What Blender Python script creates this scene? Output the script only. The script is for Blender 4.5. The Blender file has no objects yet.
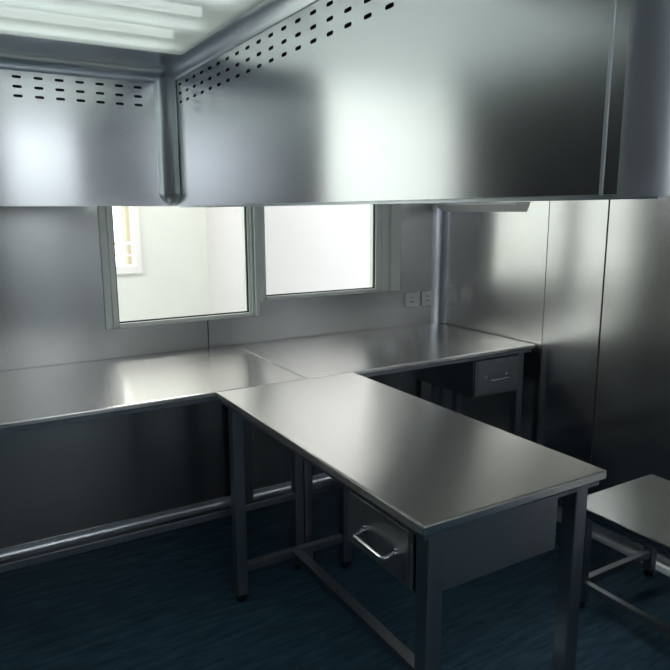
import bpy, bmesh, math, random
from mathutils import Vector, Matrix
random.seed(4)
S = bpy.context.scene
COL = S.collection
PI = math.pi

# ------------------------------------------------------------------ materials
def mat(name):
    m = bpy.data.materials.new(name); m.use_nodes = True
    return m, m.node_tree.nodes, m.node_tree.links

def noise(N, L, scale, vscale=(1, 1, 1), detail=4, rough=.55):
    tc = N.new('ShaderNodeTexCoord'); mp = N.new('ShaderNodeMapping')
    mp.inputs['Scale'].default_value = vscale
    nz = N.new('ShaderNodeTexNoise'); nz.inputs['Scale'].default_value = scale
    nz.inputs['Detail'].default_value = detail; nz.inputs['Roughness'].default_value = rough
    L.new(tc.outputs['Object'], mp.inputs['Vector']); L.new(mp.outputs[0], nz.inputs['Vector'])
    return nz.outputs['Fac']

def ramp(N, L, src, a, b, p0=.3, p1=.7):
    r = N.new('ShaderNodeMapRange'); L.new(src, r.inputs['Value'])
    r.inputs['From Min'].default_value = p0; r.inputs['From Max'].default_value = p1
    r.inputs['To Min'].default_value = a; r.inputs['To Max'].default_value = b
    return r.outputs[0]

def steel(name, col=(.56, .575, .59), rough=.3, aniso=.6, var=.06, smudge=2.5, grain=(1, 1, 1), tint=.08):
    """brushed stainless steel: highlights stretch along the mesh's U direction"""
    m, N, L = mat(name); b = N['Principled BSDF']
    b.inputs['Metallic'].default_value = 1
    b.inputs['Roughness'].default_value = rough
    g = noise(N, L, smudge, grain, 5)
    mx = N.new('ShaderNodeMix'); mx.data_type = 'RGBA'
    mx.inputs['A'].default_value = (*[c * (1 - tint) for c in col], 1)
    mx.inputs['B'].default_value = (*[min(1, c * (1 + tint)) for c in col], 1)
    L.new(ramp(N, L, g, 0, 1), mx.inputs['Factor'])
    L.new(mx.outputs['Result'], b.inputs['Base Color'])
    if aniso:
        b.inputs['Anisotropic'].default_value = aniso
        t = N.new('ShaderNodeTangent'); t.direction_type = 'UV_MAP'; t.uv_map = 'UVMap'
        L.new(t.outputs[0], b.inputs['Tangent'])
    return m

def plain(name, col, rough=.5, metal=0, var=.04, scale=6):
    m, N, L = mat(name); b = N['Principled BSDF']
    b.inputs['Metallic'].default_value = metal
    b.inputs['Roughness'].default_value = rough
    f = noise(N, L, scale)
    mx = N.new('ShaderNodeMix'); mx.data_type = 'RGBA'
    mx.inputs['A'].default_value = (*[c * (1 - var) for c in col], 1)
    mx.inputs['B'].default_value = (*[min(1, c * (1 + var)) for c in col], 1)
    L.new(ramp(N, L, f, 0, 1), mx.inputs['Factor']); L.new(mx.outputs['Result'], b.inputs['Base Color'])
    return m

def emit(name, col, s):
    m, N, L = mat(name); N.remove(N['Principled BSDF'])
    e = N.new('ShaderNodeEmission'); e.inputs[0].default_value = (*col, 1); e.inputs[1].default_value = s
    L.new(e.outputs[0], N['Material Output'].inputs['Surface'])
    return m

def glass(name, tint=(.965, .98, .97), gl=.02):
    m, N, L = mat(name); N.remove(N['Principled BSDF'])
    t = N.new('ShaderNodeBsdfTransparent'); t.inputs[0].default_value = (*tint, 1)
    g = N.new('ShaderNodeBsdfGlossy'); g.inputs['Roughness'].default_value = gl
    fr = N.new('ShaderNodeFresnel'); fr.inputs[0].default_value = 1.45
    mx = N.new('ShaderNodeMixShader')
    ge = N.new('ShaderNodeNewGeometry'); inv = N.new('ShaderNodeMath'); inv.operation = 'SUBTRACT'; inv.inputs[0].default_value = 1
    mu = N.new('ShaderNodeMath'); mu.operation = 'MULTIPLY'
    L.new(ge.outputs['Backfacing'], inv.inputs[1]); L.new(fr.outputs[0], mu.inputs[0]); L.new(inv.outputs[0], mu.inputs[1])
    L.new(mu.outputs[0], mx.inputs[0]); L.new(t.outputs[0], mx.inputs[1]); L.new(g.outputs[0], mx.inputs[2])
    L.new(mx.outputs[0], N['Material Output'].inputs['Surface'])
    return m

def floor_mat():
    m, N, L = mat('blue_vinyl'); b = N['Principled BSDF']
    f = noise(N, L, 5, (1.2, 9, 1), 6, .65)
    mx = N.new('ShaderNodeMix'); mx.data_type = 'RGBA'
    mx.inputs['A'].default_value = (.022, .056, .086, 1); mx.inputs['B'].default_value = (.062, .135, .195, 1)
    L.new(ramp(N, L, f, 0, 1, .35, .68), mx.inputs['Factor']); L.new(mx.outputs['Result'], b.inputs['Base Color'])
    b.inputs['Roughness'].default_value = .55
    b.inputs['Specular IOR Level'].default_value = .25
    return m

M = dict(
    top=steel('brushed_steel_top', (.67, .66, .635), .24, .9, .0, 2, (1, 1, 1), .02),
    hood=steel('brushed_steel_hood', (.70, .715, .735), .18, .75, .01, 1.2, (1, 1, 1), .015),
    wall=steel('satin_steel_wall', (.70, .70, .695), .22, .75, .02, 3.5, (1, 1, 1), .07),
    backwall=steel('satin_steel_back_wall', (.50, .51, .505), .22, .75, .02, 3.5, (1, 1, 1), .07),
    cove=plain('rolled_steel_trim', (.86, .91, .96), .30, .85, .02, 3),
    leg=steel('steel_tube', (.30, .325, .35), .36, 0, .05, 5),
    drawer=steel('steel_drawer', (.33, .345, .36), .34, .5, .04, 4),
    chrome=steel('polished_chrome', (.62, .62, .63), .18, 0, .02, 4),
    alu=plain('anodised_aluminium', (.76, .82, .78), .42, .1),
    rubber=plain('black_rubber', (.012, .012, .012), .6),
    dark=plain('dark_cavity', (.02, .02, .022), .7),
    cream=plain('cream_paint', (.79, .80, .755), .8, 0, .02, 2),
    white=plain('white_paint', (.86, .835, .82), .8, 0, .02, 2),
    grey=plain('grey_paint', (.50, .52, .54), .7, 0, .03, 2),
    added_door_grey=plain('added_door_paint', (.07, .075, .08), .5, 0, .02, 3),
    farwhite=plain('pinkish_white_paint', (.70, .675, .665), .8, 0, .02, 2),
    slate=plain('slate_paint', (.08, .085, .09), .7, 0, .03, 2),
    cool=plain('cool_white_paint', (.80, .83, .85), .8, 0, .02, 2),
    plastic=plain('white_plastic', (.8, .8, .8), .35, 0, .02),
    stone=plain('beige_render', (.62, .52, .40), .8, 0, .06, 8),
    glass=glass('window_glass'),
    tube=emit('fluorescent_tube', (.97, 1, .98), 2.6),
    floor=floor_mat(),
    farfloor=plain('pale_vinyl', (.5, .52, .5), .6),
)
def diffuser():
    m, N, L = mat('acrylic_diffuser'); N.remove(N['Principled BSDF'])
    t = N.new('ShaderNodeBsdfTransparent'); t.inputs[0].default_value = (.92, .96, .95, 1)
    d = N.new('ShaderNodeBsdfTranslucent'); d.inputs[0].default_value = (.85, .92, .90, 1)
    g = N.new('ShaderNodeBsdfGlossy'); g.inputs['Roughness'].default_value = .15
    mx = N.new('ShaderNodeMixShader'); mx.inputs[0].default_value = .6
    m2 = N.new('ShaderNodeMixShader'); m2.inputs[0].default_value = .06
    L.new(t.outputs[0], mx.inputs[1]); L.new(d.outputs[0], mx.inputs[2])
    L.new(mx.outputs[0], m2.inputs[1]); L.new(g.outputs[0], m2.inputs[2])
    L.new(m2.outputs[0], N['Material Output'].inputs['Surface'])
    return m
M['diffuser'] = diffuser()

# ------------------------------------------------------------------ mesh helpers
def box(bm, x0, x1, y0, y1, z0, z1):
    v = [bm.verts.new(p) for p in ((x0,y0,z0),(x1,y0,z0),(x1,y1,z0),(x0,y1,z0),(x0,y0,z1),(x1,y0,z1),(x1,y1,z1),(x0,y1,z1))]
    for f in ((3,2,1,0),(4,5,6,7),(0,1,5,4),(1,2,6,5),(2,3,7,6),(3,0,4,7)):
        bm.faces.new([v[i] for i in f])
    return v

def tube(bm, pts, r, seg=10):
    """round bar swept through a list of points, ends closed"""
    pts = [Vector(p) for p in pts]; rings = []; up = None
    for i, p in enumerate(pts):
        a = pts[max(0, i-1)]; b = pts[min(len(pts)-1, i+1)]
        d = (b - a).normalized()
        if up is None:
            up = d.orthogonal().normalized()
        up = (up - d * up.dot(d)).normalized()
        w = d.cross(up)
        rings.append([bm.verts.new(p + r*(math.cos(2*PI*k/seg)*up + math.sin(2*PI*k/seg)*w)) for k in range(seg)])
    for a, b in zip(rings, rings[1:]):
        for k in range(seg):
            bm.faces.new((a[k], a[(k+1) % seg], b[(k+1) % seg], b[k]))
    bm.faces.new(rings[0][::-1]); bm.faces.new(rings[-1])

def prism(bm, prof, axis, a, b, close=True):
    """extrude a closed 2-D profile along an axis from a to b; profile coordinates are the two other axes in x,y,z order"""
    def P(q, t):
        l = list(q); l.insert(axis, t); return l
    A = [bm.verts.new(P(q, a)) for q in prof]; B = [bm.verts.new(P(q, b)) for q in prof]
    n = len(prof)
    for i in range(n):
        bm.faces.new((A[i], A[(i+1) % n], B[(i+1) % n], B[i]))
    if close:
        bm.faces.new(A[::-1]); bm.faces.new(B)

def uv_axis(me, ax):
    """U runs along world axis ax (the direction in which the brushed steel smears its reflections)"""
    uv = me.uv_layers.new(name='UVMap')
    for p in me.polygons:
        n = p.normal; d = max(range(3), key=lambda i: abs(n[i]))
        u = ax if d != ax else 2 if ax != 2 else 1
        v = 3 - u - d
        for li in p.loop_indices:
            c = me.vertices[me.loops[li].vertex_index].co
            uv.data[li].uv = (c[u], c[v])

def build(name, bm, m, parent=None, bevel=0, ax=2, smooth=False, segs=2):
    bmesh.ops.recalc_face_normals(bm, faces=bm.faces)
    if bevel:
        bmesh.ops.bevel(bm, geom=[e for e in bm.edges if e.calc_face_angle(0) > .5], offset=bevel, segments=segs, affect='EDGES', profile=.6)
    me = bpy.data.meshes.new(name); bm.to_mesh(me); bm.free()
    uv_axis(me, ax)
    me.materials.append(m)
    if smooth:
        for p in me.polygons: p.use_smooth = True
        try: me.set_sharp_from_angle(angle=math.radians(40))
        except Exception: pass
    o = bpy.data.objects.new(name, me); COL.objects.link(o)
    if parent:
        o.parent = parent; o.matrix_parent_inverse = Matrix.Translation(-parent.location)
    return o

def bx(name, dims, m, parent=None, bevel=.0015, ax=2):
    bm = bmesh.new(); box(bm, *dims); return build(name, bm, m, parent, bevel, ax)

def struct(o, label=None):
    o['kind'] = 'structure'
    if label: o['label'] = label
    return o

def thing(name, label, cat, loc, group=None):
    o = bpy.data.objects.new(name, None); COL.objects.link(o); o.location = loc; o.empty_display_size = .1
    o['label'] = label; o['category'] = cat
    if group: o['group'] = group
    return o

# ------------------------------------------------------------------ room dimensions
XR, XL, YB, YF, ZC = 1.61, -2.7, 1.91, -2.7, 2.5
T = .06
FY = 4.2               # far wall of the room beyond the windows

struct(bx('floor', (XL-.1, XR+.1, YF-.1, YB+.1, -.1, 0), M['floor'], bevel=0), 'dark blue streaked vinyl floor')
struct(bx('ceiling', (XL-.1, XR+.1, YF-.1, YB+.1, ZC, ZC+.1), M['white'], bevel=0), 'grey ceiling of the steel lined room')

# wall_back with two window openings and one for the added window
WIN = [(-.213, .5, .93, 1.9), (.5, 1.327, 1.0, 1.9), (-1.78, -.84, 1.0, 2.36)]
def wall_with_holes(name, x0, x1, y0, y1, z0, z1, holes, m):
    bm = bmesh.new(); xs = x0
    for (a, b, c, d) in sorted(holes):
        if a > xs: box(bm, xs, a, y0, y1, z0, z1)
        box(bm, a, b, y0, y1, z0, c); box(bm, a, b, y0, y1, d, z1); xs = b
    box(bm, xs, x1, y0, y1, z0, z1)
    return struct(build(name, bm, m, ax=2))
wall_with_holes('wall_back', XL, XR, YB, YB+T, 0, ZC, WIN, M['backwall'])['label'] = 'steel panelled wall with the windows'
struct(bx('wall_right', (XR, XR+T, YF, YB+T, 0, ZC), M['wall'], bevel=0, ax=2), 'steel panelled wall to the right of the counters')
struct(bx('wall_left', (XL-T, XL, YF, YB+T, 0, ZC), M['slate'], bevel=0))
struct(bx('wall_front', (XL, XR, YF-T, YF, 0, ZC), M['cool'], bevel=0))

# unseen dark door added behind the photographer to darken the hood's reflections
dr = struct(bpy.data.objects.new('added_door', None)); COL.objects.link(dr); dr.location = (-.72, YF, 0); dr['label'] = 'added dark grey door out of view, darkens the hood reflections'
bx('added_door_panel', (-1.14, -.30, YF, YF+.04, .01, 2.3), M['added_door_grey'], dr, .002)
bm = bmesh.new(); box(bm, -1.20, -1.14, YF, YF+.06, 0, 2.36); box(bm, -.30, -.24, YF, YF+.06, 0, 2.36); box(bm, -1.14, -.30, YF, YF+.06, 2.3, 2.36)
build('added_door_frame', bm, M['added_door_grey'], dr, .002)
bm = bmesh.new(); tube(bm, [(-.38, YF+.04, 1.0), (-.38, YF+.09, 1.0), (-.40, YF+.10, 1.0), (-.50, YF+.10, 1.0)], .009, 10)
build('added_door_handle', bm, M['chrome'], dr, smooth=True)

# panel joints: thin dark sealed strips standing 1 mm off the wall
def seam(name, dims): return struct(bx(name, dims, M['dark'], bevel=0))
seam('trim_1', (XR-.0015, XR, .835, .841, .05, ZC))
seam('trim_2', (XR-.001, XR, 1.1505, 1.153, .05, ZC))
seam('trim_3', (.239, .243, YB-.0015, YB, .80, .93))
# rounded steel coves: wall corner, foot of the walls, short ledge on the right wall
def cove_prof(cx, cy, sx, sy, r, n=8):
    """concave fillet filling the corner at (cx,cy); sx,sy point into the room"""
    p = [(cx, cy), (cx + sx*(r+.012), cy), (cx + sx*(r+.012), cy + sy*.002)]
    for k in range(n+1):
        a = PI/2 * k/n
        p.append((cx + sx*(r - r*math.sin(a)) , cy + sy*(r - r*math.cos(a))))
    p[3] = (cx + sx*r, cy + sy*.002)
    p[-1] = (cx + sx*.002, cy + sy*r)
    p += [(cx + sx*.002, cy + sy*(r+.012)), (cx, cy + sy*(r+.012))]
    return p
bm = bmesh.new(); prism(bm, cove_prof(XR, YB, -1, -1, .05), 2, .80, 1.455)
struct(build('trim_4', bm, M['cove'], smooth=True), 'rolled steel cove in the corner of the two walls')
bm = bmesh.new(); prism(bm, cove_prof(YB, 0, -1, 1, .035), 0, XL, XR)
struct(build('baseboard_back', bm, M['cove'], ax=0, smooth=True))
bm = bmesh.new(); prism(bm, cove_prof(XR, 0, -1, 1, .035), 1, YF, YB)
struct(build('baseboard_right', bm, M['cove'], ax=1, smooth=True))
# ledge trim (wedge profile) on the right wall, mitred at its free end, and its continuation on the back wall
bm = bmesh.new()
def ledge(y, off): return [bm.verts.new(p) for p in ((XR, y, 1.463), (XR-.045, y+off, 1.463), (XR-.045, y+off, 1.452), (XR, y+off*.4, 1.417))]
A = ledge(YB, 0); B = ledge(1.265, .05)
for i in range(4): bm.faces.new((A[i], A[(i+1) % 4], B[(i+1) % 4], B[i]))
bm.faces.new(A[::-1]); bm.faces.new(B)
struct(build('trim_5', bm, M['plastic'], ax=1), 'short bevelled steel trim high on the right wall')
struct(bx('trim_6', (1.335, XR-.03, YB-.012, YB, 1.461, 1.474), M['cove'], ax=0))

# ------------------------------------------------------------------ windows (aluminium frames, glass panes)
def window(name, x0, x1, z0, z1, fl, fr, label):
    root = struct(bpy.data.objects.new(name, None)); COL.objects.link(root); root.location = ((x0+x1)/2, YB, z0); root['label'] = label
    y0, y1 = YB-.012, YB+T+.01
    bm = bmesh.new()
    for a, b, s in ((x0, x0+fl, 1), (x1-fr, x1, -1)):          # stepped jambs
        w = b - a
        box(bm, a, b, YB+.012, y1, z0, z1)
        o0 = a if s > 0 else b - w*.42
        box(bm, o0, o0 + w*.42, y0, YB+.012, z0, z1)
        o1 = a + w*.58 if s > 0 else b - w*.74
        box(bm, o1, o1 + w*.16, YB+.002, YB+.012, z0, z1)
    box(bm, x0+fl, x1-fr, YB, y1, z0, z0+.018); box(bm, x0+fl, x1-fr, YB, y1, z1-.05, z1)
    build('window_frame', bm, M['alu'], root, .0015)
    bm = bmesh.new()                                            # black glazing gasket
    for a in (x0+fl, x1-fr-.005): box(bm, a, a+.005, YB+.02, YB+.034, z0+.018, z1-.05)
    box(bm, x0+fl, x1-fr, YB+.02, YB+.034, z0+.018, z0+.023)
    build('gasket', bm, M['dark'], root)
    bx('pane', (x0+fl+.002, x1-fr-.002, YB+.026, YB+.03, z0+.02, z1-.05), M['glass'], root, 0)
    return root
window('window_1', *WIN[0], .058, .044, 'aluminium framed window behind the left worktop')
window('window_2', *WIN[1], .044, .144, 'aluminium framed window with the white view')
window('window_3', *WIN[2], .05, .05, 'added tall window out of view, brightens the hood reflections')  # added out of view as the bright source mirrored in the hood

# ------------------------------------------------------------------ the room beyond the glass
FX0, FX1 = -4.2, 4.2
struct(bx('floor_far', (FX0, FX1, YB+T, FY, -.1, 0), M['farfloor'], bevel=0))
struct(bx('ceiling_far', (FX0, FX1, YB+T, FY, 2.8, 2.9), M['white'], bevel=0))
FW = [(-.5, .531, .955, 2.2)]
bm = bmesh.new()
xs = FX0
for a, b, c, d in FW:
    box(bm, xs, a, FY, FY+.1, 0, 2.8); box(bm, a, b, FY, FY+.1, 0, c); box(bm, a, b, FY, FY+.1, d, 2.8); xs = b
box(bm, xs, FX1, FY, FY+.1, 0, 2.8)
struct(build('wall_far', bm, M['cream']), 'cream wall seen through the left window')
struct(bx('wall_far_right', (1.07, FX1, 3.2, FY, 0, 2.8), M['farwhite'], bevel=0), 'white wall seen through the right window')
struct(bx('wall_far_left', (FX0-.1, FX0, YB+T, FY, 0, 2.8), M['cream'], bevel=0))
for i, (a, b, c, d) in enumerate(FW):
    root = struct(bpy.data.objects.new('window_%d' % (4+i), None)); COL.objects.link(root); root.location = ((a+b)/2, FY, c)
    root['label'] = 'white framed window with a railing seen through the glass'
    bm = bmesh.new()
    box(bm, a, a+.05, FY-.02, FY+.1, c, d); box(bm, b-.045, b, FY-.02, FY+.1, c, d)
    box(bm, a+.05, b-.045, FY-.02, FY+.1, c, c+.06); box(bm, a+.05, b-.045, FY-.02, FY+.1, d-.05, d)
    build('window_frame', bm, M['white'], root, .003)
    bx('pane', (a+.05, b-.045, FY+.04, FY+.046, c+.06, d-.05), M['glass'], root, 0)
# outside that window: a balcony railing and a rendered pillar
rl = thing('balcony_railing', 'white balcony railing outside the distant window', 'railing', (.1, FY+.45, .9))
bx('top_rail', (-.6, .75, FY+.43, FY+.47, 1.155, 1.18), M['white'], rl)
bx('lower_rail', (-.6, .75, FY+.435, FY+.465, 1.06, 1.075), M['white'], rl)
for k in range(9):
    bx('baluster', (-.55+.15*k, -.53+.15*k, FY+.44, FY+.46, .5, 1.16), M['white'], rl)
pl = bx('balcony_pillar', (.575, .69, FY+.6, FY+.75, 0, 3.0), M['stone']); pl['kind'] = 'structure'
pl['label'] = 'beige rendered pillar outside the distant window'
struct(bx('balcony_floor', (-1.2, 1.2, FY+.1, FY+1.0, .35, .5), M['stone'], bevel=0))

# ------------------------------------------------------------------ lab benches
def leg(parent, x, y, z1, s=.04, foot=True):
    o = bx('leg', (x, x+s, y, y+s, .025, z1), M['leg'], parent, .004)
    bm = bmesh.new()
    tube(bm, [(x+s/2, y+s/2, .012), (x+s/2, y+s/2, .03)], .009, 10)
    tube(bm, [(x+s/2, y+s/2, 0), (x+s/2, y+s/2, .004), (x+s/2, y+s/2, .014)], s*.48, 16)
    f = build('foot', bm, M['rubber'], parent, 0); f.parent = o; f.matrix_parent_inverse = Matrix()
    return o

def bow_handle(parent, root, p, q, out, name='handle', r=.0042, drop=.008):
    """D-shaped pull between mounts p and q standing out by vector out"""
    p, q, out = Vector(p), Vector(q), Vector(out); dz = Vector((0, 0, -drop))
    along = (q-p).normalized(); rr = .012
    pts = [p]
    a0 = p + out*.62 + dz*.6; c0 = p + out + dz; a1 = c0 + along*rr
    pts += [p + out*.3 + dz*.3, a0]
    for k in range(1, 5):
        t = k/5; pts.append(a0*(1-t)**2 + c0*2*t*(1-t) + a1*t*t)
    b0 = q + out*.62 + dz*.6; d0 = q + out + dz; b1 = d0 - along*rr
    for k in range(0, 5):
        t = k/5; pts.append(b1*(1-t)**2 + d0*2*t*(1-t) + b0*t*t)
    pts += [b0, q + out*.3 + dz*.3, q]
    bm = bmesh.new(); tube(bm, pts, r, 10)
    for m in (p, q):
        n = out.normalized(); tube(bm, [m, m + n*.003, m + n*.004], .008, 12)
    h = build(name, bm, M['chrome'], root, smooth=True)
    h['label'] = 'chrome bow handle'
    h.parent = parent; h.matrix_parent_inverse = Matrix()
    return h

H = .8
def top_slab(parent, x0, x1, y0, y1, z=H, t=.022, ax=1, m='top'):
    """folded sheet worktop: slab with softly rounded edge and a recessed stiffening frame below"""
    o = bx('worktop', (x0, x1, y0, y1, z-t, z), M[m], parent, .0045, ax)
    bm = bmesh.new(); i = .012
    for d in ((x0+i, x1-i, y0+i, y0+i+.03), (x0+i, x1-i, y1-i-.03, y1-i), (x0+i, x0+i+.03, y0+i+.03, y1-i-.03), (x1-i-.03, x1-i, y0+i+.03, y1-i-.03)):
        box(bm, *d, z-t-.016, z-t)
    build('apron_frame', bm, M['leg'], parent, .001)
    return o

def drawer_unit(root, dims, face, fl, hp, hq, out, name='drawer_housing'):
    """open-fronted sheet box hung under the worktop with a sliding drawer front; face = axis and side of the front"""
    x0, x1, y0, y1, z0, z1 = dims
    bm = bmesh.new(); t = .004
    if face == 'x':
        box(bm, x0, x1, y0, y0+t, z0, z1); box(bm, x0, x1, y1-t, y1, z0, z1)
        box(bm, x0, x1, y0+t, y1-t, z0, z0+t); box(bm, x1-t, x1, y0+t, y1-t, z0+t, z1)
    else:
        box(bm, x0, x0+t, y0, y1, z0, z1); box(bm, x1-t, x1, y0, y1, z0, z1)
        box(bm, x0+t, x1-t, y0, y1, z0, z0+t); box(bm, x0+t, x1-t, y1-t, y1, z0+t, z1)
    build(name, bm, M['drawer'], root, .0008, 2)
    bm = bmesh.new(); g = .008
    if face == 'x':
        box(bm, x0-.006, x0+.012, y0+g, y1-g, z0+g, z1-g)
        box(bm, x0-.009, x0-.006, y0+g+.012, y1-g-.012, z0+g+.012, z1-g-.012)
        box(bm, x0+.012, x1-.03, y0+.02, y1-.02, z0+.02, z1-.05)
    else:
        box(bm, x0+g, x1-g, y0-.006, y0+.012, z0+g, z1-g)
        box(bm, x0+g+.012, x1-g-.012, y0-.009, y0-.006, z0+g+.012, z1-g-.012)
        box(bm, x0+.02, x1-.02, y0+.012, y1-.03, z0+.02, z1-.05)
    d = build('drawer', bm, M['drawer'], root, .0015, 2)
    bow_handle(d, root, hp, hq, out)
    return d

# long worktops along the window wall
YC0, YC1 = 1.172, 1.905
def wall_bench(name, label, x0, x1, legs):
    root = thing(name, label, 'lab bench', ((x0+x1)/2, (YC0+YC1)/2, 0), 'steel benches under the windows')
    top_slab(root, x0, x1, YC0, YC1, H, .02, 1)
    for lx in legs:
        leg(root, lx, 1.2, H-.036, .038); leg(root, lx, 1.845-.04, H-.036, .038)
    for a, b in zip(legs, legs[1:]):
        bx('front_rail', (a+.038, b, 1.204, 1.232, .305, .333), M['leg'], root, .003)
    return root
wall_bench('wall_bench', 'long steel bench on the left under the window, no drawer', -2.3, .3585, [-2.26, -.98, .3205])
rb = wall_bench('wall_bench', 'steel bench in the right corner with one small drawer', .3615, 1.592, [.3615, 1.512])
drawer_unit(rb, (1.222, 1.505, 1.192, 1.60, .586, .764), 'y', 0, (1.30, 1.185, .676), (1.42, 1.185, .676), (0, -.035, 0))

# the bench standing at right angles to them
W, L_ = .566, 1.168
tb = thing('work_table', 'steel work table standing out into the room with drawer', 'table', (W/2, L_/2, 0))
top_slab(tb, 0, W, 0, L_, H, .024, 0)
for x in (.034, W-.034-.042):
    for y in (.024, 1.112): leg(tb, x, y, H-.04, .042)
bx('end_rail', (.076, W-.076, 1.118, 1.146, .112, .142), M['leg'], tb, .003)
bx('end_rail', (.076, W-.076, .03, .058, .112, .142), M['leg'], tb, .003)
bx('centre_rail', (W/2-.02, W/2+.02, .058, 1.118, .112, .140), M['leg'], tb, .003)
drawer_unit(tb, (.040, .43, .069, .352, .600, .760), 'x', 0, (.031, .262, .671), (.031, .135, .671), (-.034, 0, 0))
bx('end_panel', (.076, .43, .030, .034, .616, .760), M['drawer'], tb, .0008)

# low bench along the right wall
lb = thing('low_bench', 'low steel bench by the right wall, lower than the tables', 'bench', (1.33, -.1, 0))
top_slab(lb, 1.062, 1.545, -.75, .506, .40, .02, 1, 'backwall')
for x in (1.085, 1.49):
    for y in (-.72, .44): leg(lb, x, y, .364, .036)
bx('end_rail', (1.121, 1.49, .444, .470, .082, .108), M['leg'], lb, .003)
bx('end_rail', (1.121, 1.49, -.716, -.690, .082, .108), M['leg'], lb, .003)
bx('side_rail', (1.089, 1.115, -.684, .440, .082, .108), M['leg'], lb, .003)

# two sockets on the dark wall strip beside the window
for i, (x0, x1) in enumerate(((1.369, 1.452), (1.482, 1.556))):
    s = thing('wall_socket', ('white socket plate nearest the window, right of its frame', 'white socket plate nearest the rounded wall corner')[i], 'socket',
              ((x0+x1)/2, YB, .945), 'socket plates above the right bench')
    bx('plate', (x0, x1, YB-.009, YB, .905, .983), M['plastic'], s, .002)
    bm = bmesh.new(); cx = (x0+x1)/2
    for dx, dz, w, h in ((-.008, .012, .003, .009), (.008, .012, .003, .009), (0, -.012, .003, .010), (-.011, -.012, .003, .008), (.011, -.012, .003, .008)):
        box(bm, cx+dx-w/2, cx+dx+w/2, YB-.0098, YB-.0088, .944+dz-h/2, .944+dz+h/2)
    build('pin_slots', bm, M['dark'], s)

# ------------------------------------------------------------------ hood: steel curtains hanging from a lit ceiling panel
HX, HY = 0.0, 1.56
HB, HT, HZ, R = 1.444, 1.888, 1.938, .05
HL, HE = -.655, -.392           # free ends of the two curtains
hood = thing('extraction_hood', 'large slotted stainless steel hood hanging above the benches', 'hood', (-.3, .6, HZ+.3))
hood['group'] = 'hood'
del hood['group']

def slotted(name, axis, fixed, t0, t1, first, pitch, n, rows, sw, sh, back):
    """sheet in the plane axis=fixed from t0 to t1, z HB..HT+R, with n x rows rounded slots; sheet goes 'back' thick away from the room"""
    bm = bmesh.new()
    def V(t, z): return bm.verts.new((t, fixed, z) if axis == 1 else (fixed, t, z))
    c0 = first - pitch/2; c1 = first + pitch*(n-.5)
    xs = [c0 + pitch*k for k in range(n+1)]
    if t0 < xs[0]-1e-4: xs = [t0] + xs
    if t1 > xs[-1]+1e-4: xs = xs + [t1]
    rh = .020
    bands = [HB, 1.55, 1.66, 1.77]
    for z in sorted(rows): bands += [z - rh/2, z + rh/2]
    bands += [HT+R]
    bands = sorted(set(round(b, 5) for b in bands))
    for i in range(len(xs)-1):
        a, b = xs[i], xs[i+1]; cx = (a+b)/2
        isslot = c0-1e-4 <= a and b <= c1+1e-4
        for z0, z1 in zip(bands, bands[1:]):
            zc = (z0+z1)/2
            row = any(abs(zc - r) < 1e-3 for r in rows)
            if row:
                if isslot:
                    up, lo = [], []
                    r = sh/2; hx = sw/2 - r
                    for k in range(7):
                        an = PI*k/6 - 0
                        # upper arc right -> left
                        s = hx if k < 3 else (-hx if k > 3 else 0)
                        up.append((cx + s + r*math.cos(an), zc + r*math.sin(an)))
                        lo.append((cx - s - r*math.cos(an), zc - r*math.sin(an)))
                    top = [(a, zc), (cx - sw/2, zc)]
                    f1 = [V(a, zc)] + [V(*q) for q in reversed(up)] + [V(b, zc), V(b, z1), V(a, z1)]
                    f2 = [V(b, zc)] + [V(*q) for q in reversed(lo)] + [V(a, zc), V(a, z0), V(b, z0)]
                    bm.faces.new(f1); bm.faces.new(f2)
                else:
                    bm.faces.new((V(a, z0), V(b, z0), V(b, zc), V(a, zc))); bm.faces.new((V(a, zc), V(b, zc), V(b, z1), V(a, z1)))
            else:
                bm.faces.new((V(a, z0), V(b, z0), V(b, z1), V(a, z1)))
    bmesh.ops.remove_doubles(bm, verts=bm.verts, dist=1e-5)
    bmesh.ops.recalc_face_normals(bm, faces=bm.faces)
    o = build(name, bm, M['hood'], hood, 0, 2)
    so = o.modifiers.new('thick', 'SOLIDIFY'); so.thickness = .0015; so.offset = 0
    return o
ROWS = [1.867, 1.836, 1.806]
nL = int((-.111 - HL - .03)/.0665)
slotted('slotted_panel', 1, HY, HL, HX, -.113 - .0665*(nL-1) , .0665, nL, ROWS, .029, .0095, .05)
nR = 22
slotted('slotted_panel', 0, HX, HE, HY, 1.4165 - .0752*(nR-1), .0752, nR, ROWS, .029, .0095, .05)
# plenum behind the sheets: back sheets, bottom flanges and end caps
TH = .05
bm = bmesh.new()
box(bm, HL, HX+TH, HY+TH, HY+TH+.002, HB, 2.2); box(bm, HX+TH, HX+TH+.002, HE, HY+TH, HB, 2.2)
build('outer_sheet', bm, M['hood'], hood, 0, 2)
bm = bmesh.new()
box(bm, HL, HX+TH, HY+.001, HY+TH, HB, HB+.002); box(bm, HX+.001, HX+TH, HE, HY, HB, HB+.002)
box(bm, HX+TH-.012, HX+TH+.003, HE-.03, HY+TH, HB-.006, HB)
build('bottom_flange', bm, M['cove'], hood, 0, 1)
bm = bmesh.new()
box(bm, HL+.002, HX+.03, HY+.012, HY+.014, HB+.004, 2.0); box(bm, HX+.012, HX+.014, HE+.002, HY+.012, HB+.004, 2.0)
build('slot_shade_sheet', bm, M['dark'], hood, 0, 2)  # near-black sheets put in as the shade behind the slots
bm = bmesh.new()
box(bm, HL-.002, HL, HY, HY+TH, HB, 2.2); 
build('end_cap', bm, M['hood'], hood, 0)
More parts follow.
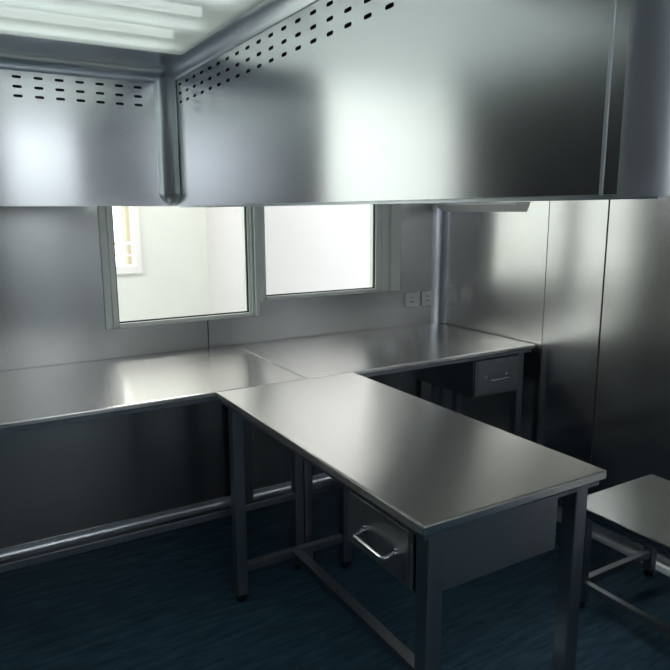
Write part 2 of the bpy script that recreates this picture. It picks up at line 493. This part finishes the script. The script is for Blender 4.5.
# near end of the right curtain: joint strip and a rolled corner turning away
bx('joint_strip', (HX-.0022, HX-.0008, -.366, -.361, HB, HT+R), M['cove'], hood, 0)
bm = bmesh.new()
pr = [(HX-.006, HE), (HX-.006, HE-.004)] + [(HX-.006+.075*(1-math.cos(PI/2*k/8)), HE-.004-.085*math.sin(PI/2*k/8)) for k in range(1, 9)] + [(HX+.07, HE-.085), (HX+.05, HE)]
prism(bm, pr, 2, HB-.003, 2.2)
build('rolled_corner', bm, M['cove'], hood, 0, smooth=True)
# vertical corner cove with a tapered lower end
bm = bmesh.new(); n = 10; RC = .05; RY = .095
def cove_ring(z, k=1.0, cx=HX, cy=HY):
    pts = [(-RC-.004, -.0025), (-RC, -.004)]
    for i in range(1, n):
        a = PI/2*i/n
        pts.append((-RC + RC*math.sin(a)*1.0 - .004*(i/n), -RY + RY*math.cos(a) - .004*(1-i/n)))
    pts += [(-.004, -RY), (-.0025, -RY-.004)]
    return [bm.verts.new((cx + q[0]*k, cy + q[1]*k, z)) for q in pts]
prev = None
for z, k in ((HT+.02, 1), (1.493, 1), (1.4925, 1.03), (1.489, 1.03), (1.475, .93), (1.462, .70), (1.450, .35), (1.446, .1)):
    r_ = cove_ring(z, k)
    if prev:
        for a, b, c, d in zip(prev, prev[1:], r_[1:], r_): bm.faces.new((a, b, c, d))
    prev = r_
build('corner_cove', bm, M['cove'], hood, 0, smooth=True)
# horizontal coves between curtains and hood ceiling
def hcove(fix):
    p = [(0, 0), (0, -.004)]
    return p
bm = bmesh.new()
prof = [(HY-.002, HT-.002), (HY-.004, HT)] + [(HY - .004 - (R-.004)*(1-math.cos(PI/2*k/8)), HT + R*math.sin(PI/2*k/8)) for k in range(1, 9)] + [(HY-.002, HZ+.002)]
prism(bm, prof, 0, HL, HX-.02)
build('ceiling_cove', bm, M['cove'], hood, 0, ax=0, smooth=True)
bm = bmesh.new()
prof = [(HX-.002, HT-.002), (HX-.004, HT)] + [(HX - .004 - (R-.004)*(1-math.cos(PI/2*k/8)), HT + R*math.sin(PI/2*k/8)) for k in range(1, 9)] + [(HX-.002, HZ+.002)]
prism(bm, prof, 1, HE, HY-.01)
build('ceiling_cove', bm, M['cove'], hood, 0, ax=1, smooth=True)
# hood ceiling with an opening for the lamp
LX0, LX1, LY0, LY1 = -1.10, -.05, .25, 1.235
bm = bmesh.new(); cz0, cz1 = HZ, HZ+.004
CX0, CY0 = -1.3, -.39
box(bm, CX0, HX-.01, LY1+.01, HY-.004, cz0, cz1); box(bm, CX0, HX-.01, CY0, LY0-.01, cz0, cz1)
box(bm, CX0, LX0-.01, LY0-.01, LY1+.01, cz0, cz1)
box(bm, LX1+.002, HX-.01, LY0-.01, LY1+.01, cz0, cz1)
build('ceiling_sheet', bm, M['cove'], hood, 0, ax=0)
for x, y in ((-1.25, -.34), (-1.25, 1.5), (.02, -.34), (.02, 1.5)):
    bm = bmesh.new(); tube(bm, [(x, y, HZ), (x, y, ZC)], .006, 8)
    build('hanger_rod', bm, M['cove'], hood, 0)

lamp = thing('ceiling_light', 'flat fluorescent light panel with pale green cover in hood ceiling', 'light', ((LX0+LX1)/2, (LY0+LY1)/2, 1.93))
bm = bmesh.new()
box(bm, LX0, LX1, LY0, LY1, 2.02, 2.025)
box(bm, LX0, LX0+.003, LY0, LY1, 1.935, 2.02); box(bm, LX1-.003, LX1, LY0, LY1, 1.935, 2.02)
box(bm, LX0+.003, LX1-.003, LY0, LY0+.003, 1.935, 2.02); box(bm, LX0+.003, LX1-.003, LY1-.003, LY1, 1.935, 2.02)
build('housing', bm, M['white'], lamp, 0)
bx('diffuser', (LX0+.0, LX1, LY0, LY1, 1.922, 1.934), M['diffuser'], lamp, .002)
for y in (1.165, .90, .64, .38):
    bm = bmesh.new(); tube(bm, [(LX0+.05, y, 1.965), (LX1-.05, y, 1.965)], .013, 12)
    build('lamp_tube', bm, M['tube'], lamp, smooth=True)

# ------------------------------------------------------------------ lights
def area(name, loc, rot, sx, sy, e, col=(1, 1, 1)):
    l = bpy.data.lights.new(name, 'AREA'); l.shape = 'RECTANGLE'; l.size = sx; l.size_y = sy; l.energy = e; l.color = col
    o = bpy.data.objects.new(name, l); o.location = loc; o.rotation_euler = rot; COL.objects.link(o); return o
# unseen area lights added to brighten the room beyond the glass
area('far_room_fill', (0.2, 3.0, 2.75), (0, 0, 0), 1.2, .6, 29, (1, .99, .97))
area('far_room_fill', (2.2, 2.55, 2.75), (0, 0, 0), 1.2, .6, 10, (1, .97, .955))
area('far_room_fill', (-2.3, 3.0, 2.75), (0, 0, 0), 1.6, .6, 60, (.95, .975, 1))  # added left light also whitens the hood's reflection
# fill light added behind the camera, washes the front wall for hood reflections
area('front_wall_fill', (-.7, -2.05, 2.4), (-1.0, 0, 0), 2.4, .3, 46, (.95, .98, 1))

w = bpy.data.worlds.new('World'); S.world = w; w.use_nodes = True
bg = w.node_tree.nodes['Background']; bg.inputs[0].default_value = (.93, .96, 1, 1); bg.inputs[1].default_value = 2.6

# ------------------------------------------------------------------ camera
cam = bpy.data.cameras.new('Camera'); co = bpy.data.objects.new('Camera', cam); COL.objects.link(co)
f, pitch, roll, yaw = 655.4, .1867, -.0034, .5339
cy, sy = math.cos(yaw), math.sin(yaw)
F = Vector((sy*math.cos(pitch), cy*math.cos(pitch), -math.sin(pitch)))
r = Vector((cy, -sy, 0)); u = r.cross(F); c, s = math.cos(roll), math.sin(roll)
Rv = c*r + s*u; Uv = -s*r + c*u
m = Matrix((Rv, Uv, -F)).transposed().to_4x4(); m.translation = Vector((-.7738, -.9618, 1.4232))
co.matrix_world = m
cam.sensor_width = 36; cam.lens = f/670*36; cam.clip_start = .01
S.camera = co

S.view_settings.view_transform = 'Standard'; S.view_settings.look = 'None'
S.view_settings.exposure = 0; S.view_settings.gamma = 1; S.view_settings.use_curve_mapping = False
S.cycles.use_denoising = True
S.cycles.max_bounces = 14; S.cycles.glossy_bounces = 8; S.cycles.diffuse_bounces = 5; S.cycles.transparent_max_bounces = 12
S.cycles.sample_clamp_indirect = 6
